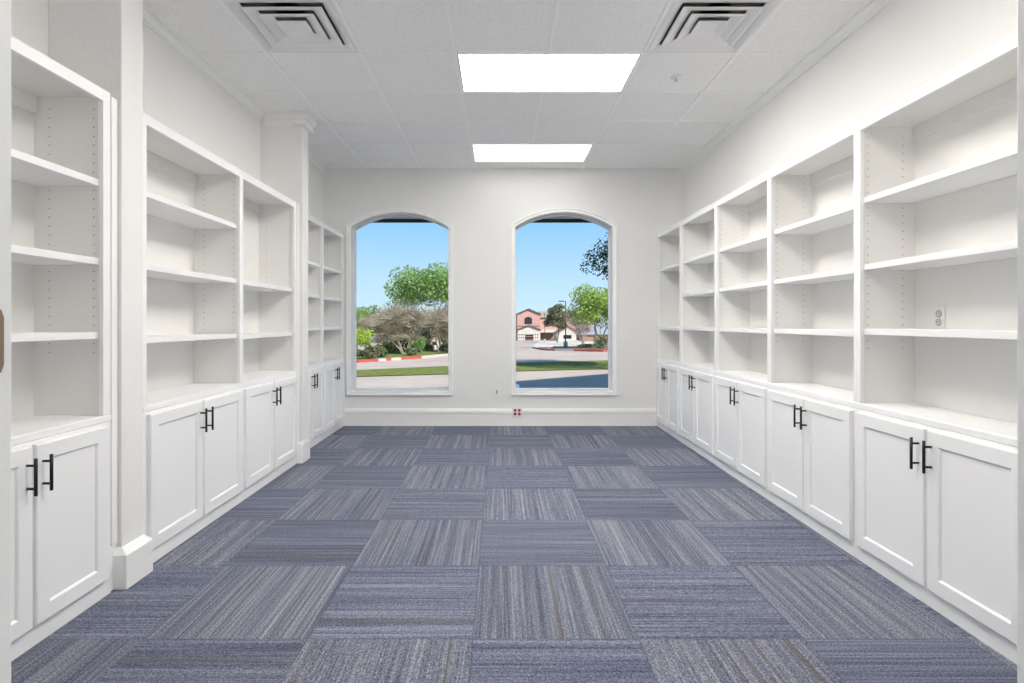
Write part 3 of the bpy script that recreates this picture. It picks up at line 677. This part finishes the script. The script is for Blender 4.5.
for i, (px, Y, w, h, lf, lb) in enumerate([(374, 27.0, 1.0, .62, 'leaf_shrub', 'low olive shrub beside the yellow green tree'), (388, 28.8, .9, .5, 'leaf_shrub', 'low shrub left of the middle bare trunks'),
        (398, 30.2, 1.3, 1.15, 'leaf_dark', 'dark shrub behind the middle bare trunks'), (386, 32.6, 1.0, .95, 'leaf_dark', 'dark shrub behind the left bare trunks'), (418, 29.6, 1.0, .9, 'leaf_mid', 'green shrub between the middle and right bare trees'),
        (426, 31.4, 1.0, .7, 'leaf_dark', 'dark shrub left of the right bare trunks'), (447, 29.0, .9, .6, 'leaf_dark', 'dark shrub at the right edge of the left window'),
        (365, 24.6, 1.1, .42, 'leaf_olive', 'low brownish shrub under the yellow green tree'), (381, 25.8, .8, .4, 'leaf_olive', 'small brownish shrub on the verge left of the middle trunks'), (411, 27.2, .7, .35, 'leaf_shrub', 'small green shrub just right of the middle bare trunks')]):
    shrub(px, Y, w, h, lf, lb, 40+i)
shrub(604, 36.5, 1.5, 1.0, 'leaf_shrub', 'rounded green shrub at the right edge of the right window', 60)
shrub(586, 41, 1.6, .35, 'leaf_olive', 'low olive ground shrub right of the lamp post', 61)
tree('leafy_tree', 557, 80, 6, 2.3, H+(322-317)*80/F, 'leaf_olive', 'olive tree in front of the brick house', 'tree', None, 5500, .15, 1, 'bark', .13, 31, 26, None, 1.25)
tree('leafy_tree', 600, 40, 5, 2.75, H+(322-305)*40/F, 'leaf_fresh', 'fresh green tree at the right of the right window', 'tree', None, 7500, .10, 4, 'palebark', .06, 26, 34, None, .72)
tree('leafy_tree', 655, 18.0, 5, 2.35, H+(322-260)*18.0/F, 'leaf_dark', 'dark leaved tree whose crown enters the right window at its right edge', 'tree', None, 15000, .055, 1, 'bark', .09, 27, 56, None, .62)
bare_tree(583, 62, 4.6, 1.2, 'bare brown tree behind the fresh green one in the right window', 14)

# ------------------------------------------------------------------ outside: houses, posts, cars
def gable(b, x0, x1, zb, ze, za, y, d, mi=0):
    b.prism([(x0, zb), (x1, zb), (x1, ze), ((x0+x1)/2, za), (x0, ze)], 'y', y, y+d, mi)
def roof_trim(b, x0, x1, ze, za, y, d, t=.28, o=.25):
    xm = (x0+x1)/2
    for s, xa in ((-1, x0), (1, x1)):
        xe = xa+s*o; zz = ze-(za-ze)/(xm-x0)*o
        b.prism([(xm, za), (xm, za+t), (xe, zz+t), (xe, zz)], 'y', y-.35, y+d)
def PX_(px, Y): return (px-500)*Y/F
def PZ_(py, Y): return H+(322-py)*Y/F
Y1 = 130; zb = zg(5, Y1)
hs = empty('house', (PX_(535, Y1), Y1, zb), 'pink brick two storey house with a white stone gable in the right window', 'house')
x0, x1 = PX_(517.2, Y1), PX_(540, Y1)
b = MB(); gable(b, x0, x1, zb, PZ_(314.5, Y1), PZ_(309.6, Y1), Y1, 12); b.box(x1, PX_(591, Y1), Y1+2.5, Y1+12, zb, PZ_(317, Y1)); b.build('wall', M['brick'], hs)
b = MB(); roof_trim(b, x0, x1, PZ_(314.5, Y1), PZ_(309.6, Y1), Y1, 12); b.build('gable_roof', M['darktrim'], hs)
b = MB(); b.prism([(Y1+2, PZ_(317.5, Y1)), (Y1+12.5, PZ_(317.5, Y1)), (Y1+7, PZ_(310.6, Y1))], 'x', x1+.2, PX_(591, Y1)); b.build('roof', M['shingle'], hs)
b = MB(); x2, x3 = PX_(517.8, Y1-1.5), PX_(540.3, Y1-1.5); gable(b, x2, x3, zb, PZ_(330, Y1), PZ_(326, Y1), Y1-1.5, 1.5); b.box(x3, PX_(557, Y1), Y1+.5, Y1+2.5, PZ_(332.5, Y1), PZ_(329.8, Y1)); b.build('porch_wall', M['stone'], hs)
b = MB(); roof_trim(b, x2, x3, PZ_(330, Y1), PZ_(326, Y1), Y1-1.5, 1.5, .25); b.build('porch_roof', M['darktrim'], hs)
b = MB(); xa, xb_ = PX_(524.6, Y1), PX_(532, Y1); b.prism([(p, q) for p, q in arch(xa, xb_, PZ_(324, Y1), PZ_(318.6, Y1), .4, 10)], 'y', Y1-.06, Y1+.05); w_ = b.build('window', M['window'], hs)
b = MB()
for t in (.33, .66): b.box(xa+(xb_-xa)*t-.04, xa+(xb_-xa)*t+.04, Y1-.1, Y1-.06, PZ_(324, Y1), PZ_(318, Y1))
b.build('mullion', M['darktrim'], w_)
b = MB(); b.box(PX_(525, Y1), PX_(533, Y1), Y1-1.58, Y1-1.45, zb, PZ_(334.3, Y1)); gd = b.build('garage_door', M['window'], hs)
b = MB()
for q in (336.3, 339.2): b.box(PX_(525.3, Y1), PX_(532.7, Y1), Y1-1.62, Y1-1.58, PZ_(q, Y1)-.06, PZ_(q, Y1)+.06)
b.build('door_rail', M['garage'], gd)
b = MB()
for c0 in (518.5, 520.6, 522.7, 534.4, 536.6):
    for q in (334.5, 337.5, 340.5): b.box(PX_(c0, Y1), PX_(c0+1.2, Y1), Y1-1.54, Y1-1.45, PZ_(q, Y1)-.14, PZ_(q, Y1)+.14)
b.build('quoins', M['darktrim'], hs)
b = MB(); b.box(x1+.1, PX_(556, Y1), Y1+2.38, Y1+2.55, zb, PZ_(333, Y1)); b.build('side_door', M['garage'], hs)
b = MB(); b.box(x0+.05, x1-.05, Y1-.08, Y1, PZ_(325.6, Y1)-.2, PZ_(325.6, Y1)); b.build('string_course', M['garage'], hs)
Y2 = 118; zb2 = zg(14, Y2)
hs = empty('garage', (PX_(568, Y2), Y2, zb2), 'white stone garage with a low gable and a dark window in the right window', 'garage')
x0, x1 = PX_(557, Y2), PX_(580, Y2)
b = MB(); gable(b, x0, x1, zb2, PZ_(333.5, Y2), PZ_(326.5, Y2), Y2, 7); b.build('wall', M['stone'], hs)
b = MB(); roof_trim(b, x0, x1, PZ_(333.5, Y2), PZ_(326.5, Y2), Y2, 7, .22); b.build('roof', M['garage'], hs)
b = MB(); b.box(PX_(563.5, Y2), PX_(571.5, Y2), Y2-.06, Y2+.05, PZ_(338.6, Y2), PZ_(335, Y2)); b.build('window', M['window'], hs)
Y3 = 106
hs = empty('house', (PX_(598, Y3), Y3, zg(20, Y3)), 'low brown house with a pale blue roof behind the right hand tree', 'house')
b = MB(); b.box(PX_(582, Y3), PX_(640, Y3), Y3, Y3+8, zg(20, Y3), PZ_(334, Y3)); b.build('wall', M['garage'], hs)
b = MB(); b.prism([(Y3-.5, PZ_(334.5, Y3)), (Y3+8.5, PZ_(334.5, Y3)), (Y3+4, PZ_(326, Y3))], 'x', PX_(582, Y3)-.3, PX_(640, Y3)); b.build('roof', mat('slate_roof', (.33, .35, .42), .8, var=(1, (.4, .42, .48))), hs)
Y4 = 75
hs = empty('house', (PX_(430, Y4), Y4, zg(-9, Y4)), 'white gabled house glimpsed behind the bare trees', 'house')
b = MB(); gable(b, PX_(424, Y4), PX_(441, Y4), zg(-9, Y4), PZ_(338, Y4), PZ_(331, Y4), Y4, 7); b.build('wall', M['stone'], hs)
b = MB(); roof_trim(b, PX_(424, Y4), PX_(441, Y4), PZ_(338, Y4), PZ_(331, Y4), Y4, 7, .2); b.build('roof', M['shingle'], hs)
b = MB(); b.box(PX_(428, Y4), PX_(437, Y4), Y4-.05, Y4+.05, PZ_(345, Y4), PZ_(341.5, Y4)); b.build('window', M['window'], hs)
def lamp_post(px, Y, ptop, label, arm):
    x = at(px, Y); zb = zg(x, Y)+.03; zt = PZ_(ptop, Y); root = empty('lamp_post', (x, Y, zb), label, 'lamp post')
    b = MB(); b.lathe([(.17, 0), (.17, .42), (.13, .46)], (x, Y, zb), 'z', 14); b.build('base', M['kerb'], root)
    b = MB(); b.tube((x, Y, zb+.44), (x, Y, zt), .05, .04, 10); b.build('pole', M['pole'], root)
    if arm:
        b = MB(); b.tube((x, Y, zt-.04), (x-.16, Y, zt-.02), .025, n=8); b.build('arm', M['pole'], root)
        b = MB(); b.box(x-.56, x-.14, Y-.12, Y+.12, zt-.06, zt+.02); b.build('lamp_head', M['pole'], root, .01)
    else:
        b = MB(); b.lathe([(.10, -.02), (.16, .10), (.04, .22)], (x, Y, zt), 'z', 12); b.build('lamp_head', M['pole'], root)
lamp_post(565.6, 45, 301, 'dark lamp post with a flat sideways head in the right window', True)
lamp_post(544.6, 95, 314.5, 'thin dark lamp post in front of the brick house', False)
def car(px, Y, paint, label):
    x = at(px, Y); z = zg(x, Y); root = empty('car', (x, Y, z), label, 'car', 'cars parked behind the bare trees')
    b = MB(); b.prism([(x-2.1, z+.3), (x+2.1, z+.3), (x+2.15, z+.7), (x+1.9, z+.85), (x+1.1, z+.92), (x-1.4, z+.95), (x-2.05, z+.85), (x-2.15, z+.6)], 'y', Y-.85, Y+.85)
    b.build('body', M[paint], root, .05)
    b = MB(); b.prism([(x+1.15, z+.9), (x+.45, z+1.42), (x-.9, z+1.45), (x-1.5, z+.93)], 'y', Y-.72, Y+.72); b.build('cabin', M['window'], root, .04)
    b = MB(); b.box(x-.85, x+.45, Y-.7, Y+.7, z+1.43, z+1.47); b.build('roof', M[paint], root, .01)
    for dx in (-1.3, 1.3):
        for dy in (-.86, .66):
            b = MB(); b.lathe([(.32, 0), (.32, .2)], (x+dx, Y+dy, z+.32), 'y', 14); b.build('wheel', M['tyre'], root)
car(363, 40, 'car_white', 'white car half hidden behind the yellow green tree')
car(389, 46.5, 'car_white', 'white car behind the middle bare tree')
car(414, 42.2, 'car_white', 'white car between the middle and right bare trees')
car(446, 40, 'car_dark', 'dark car behind the right bare tree')
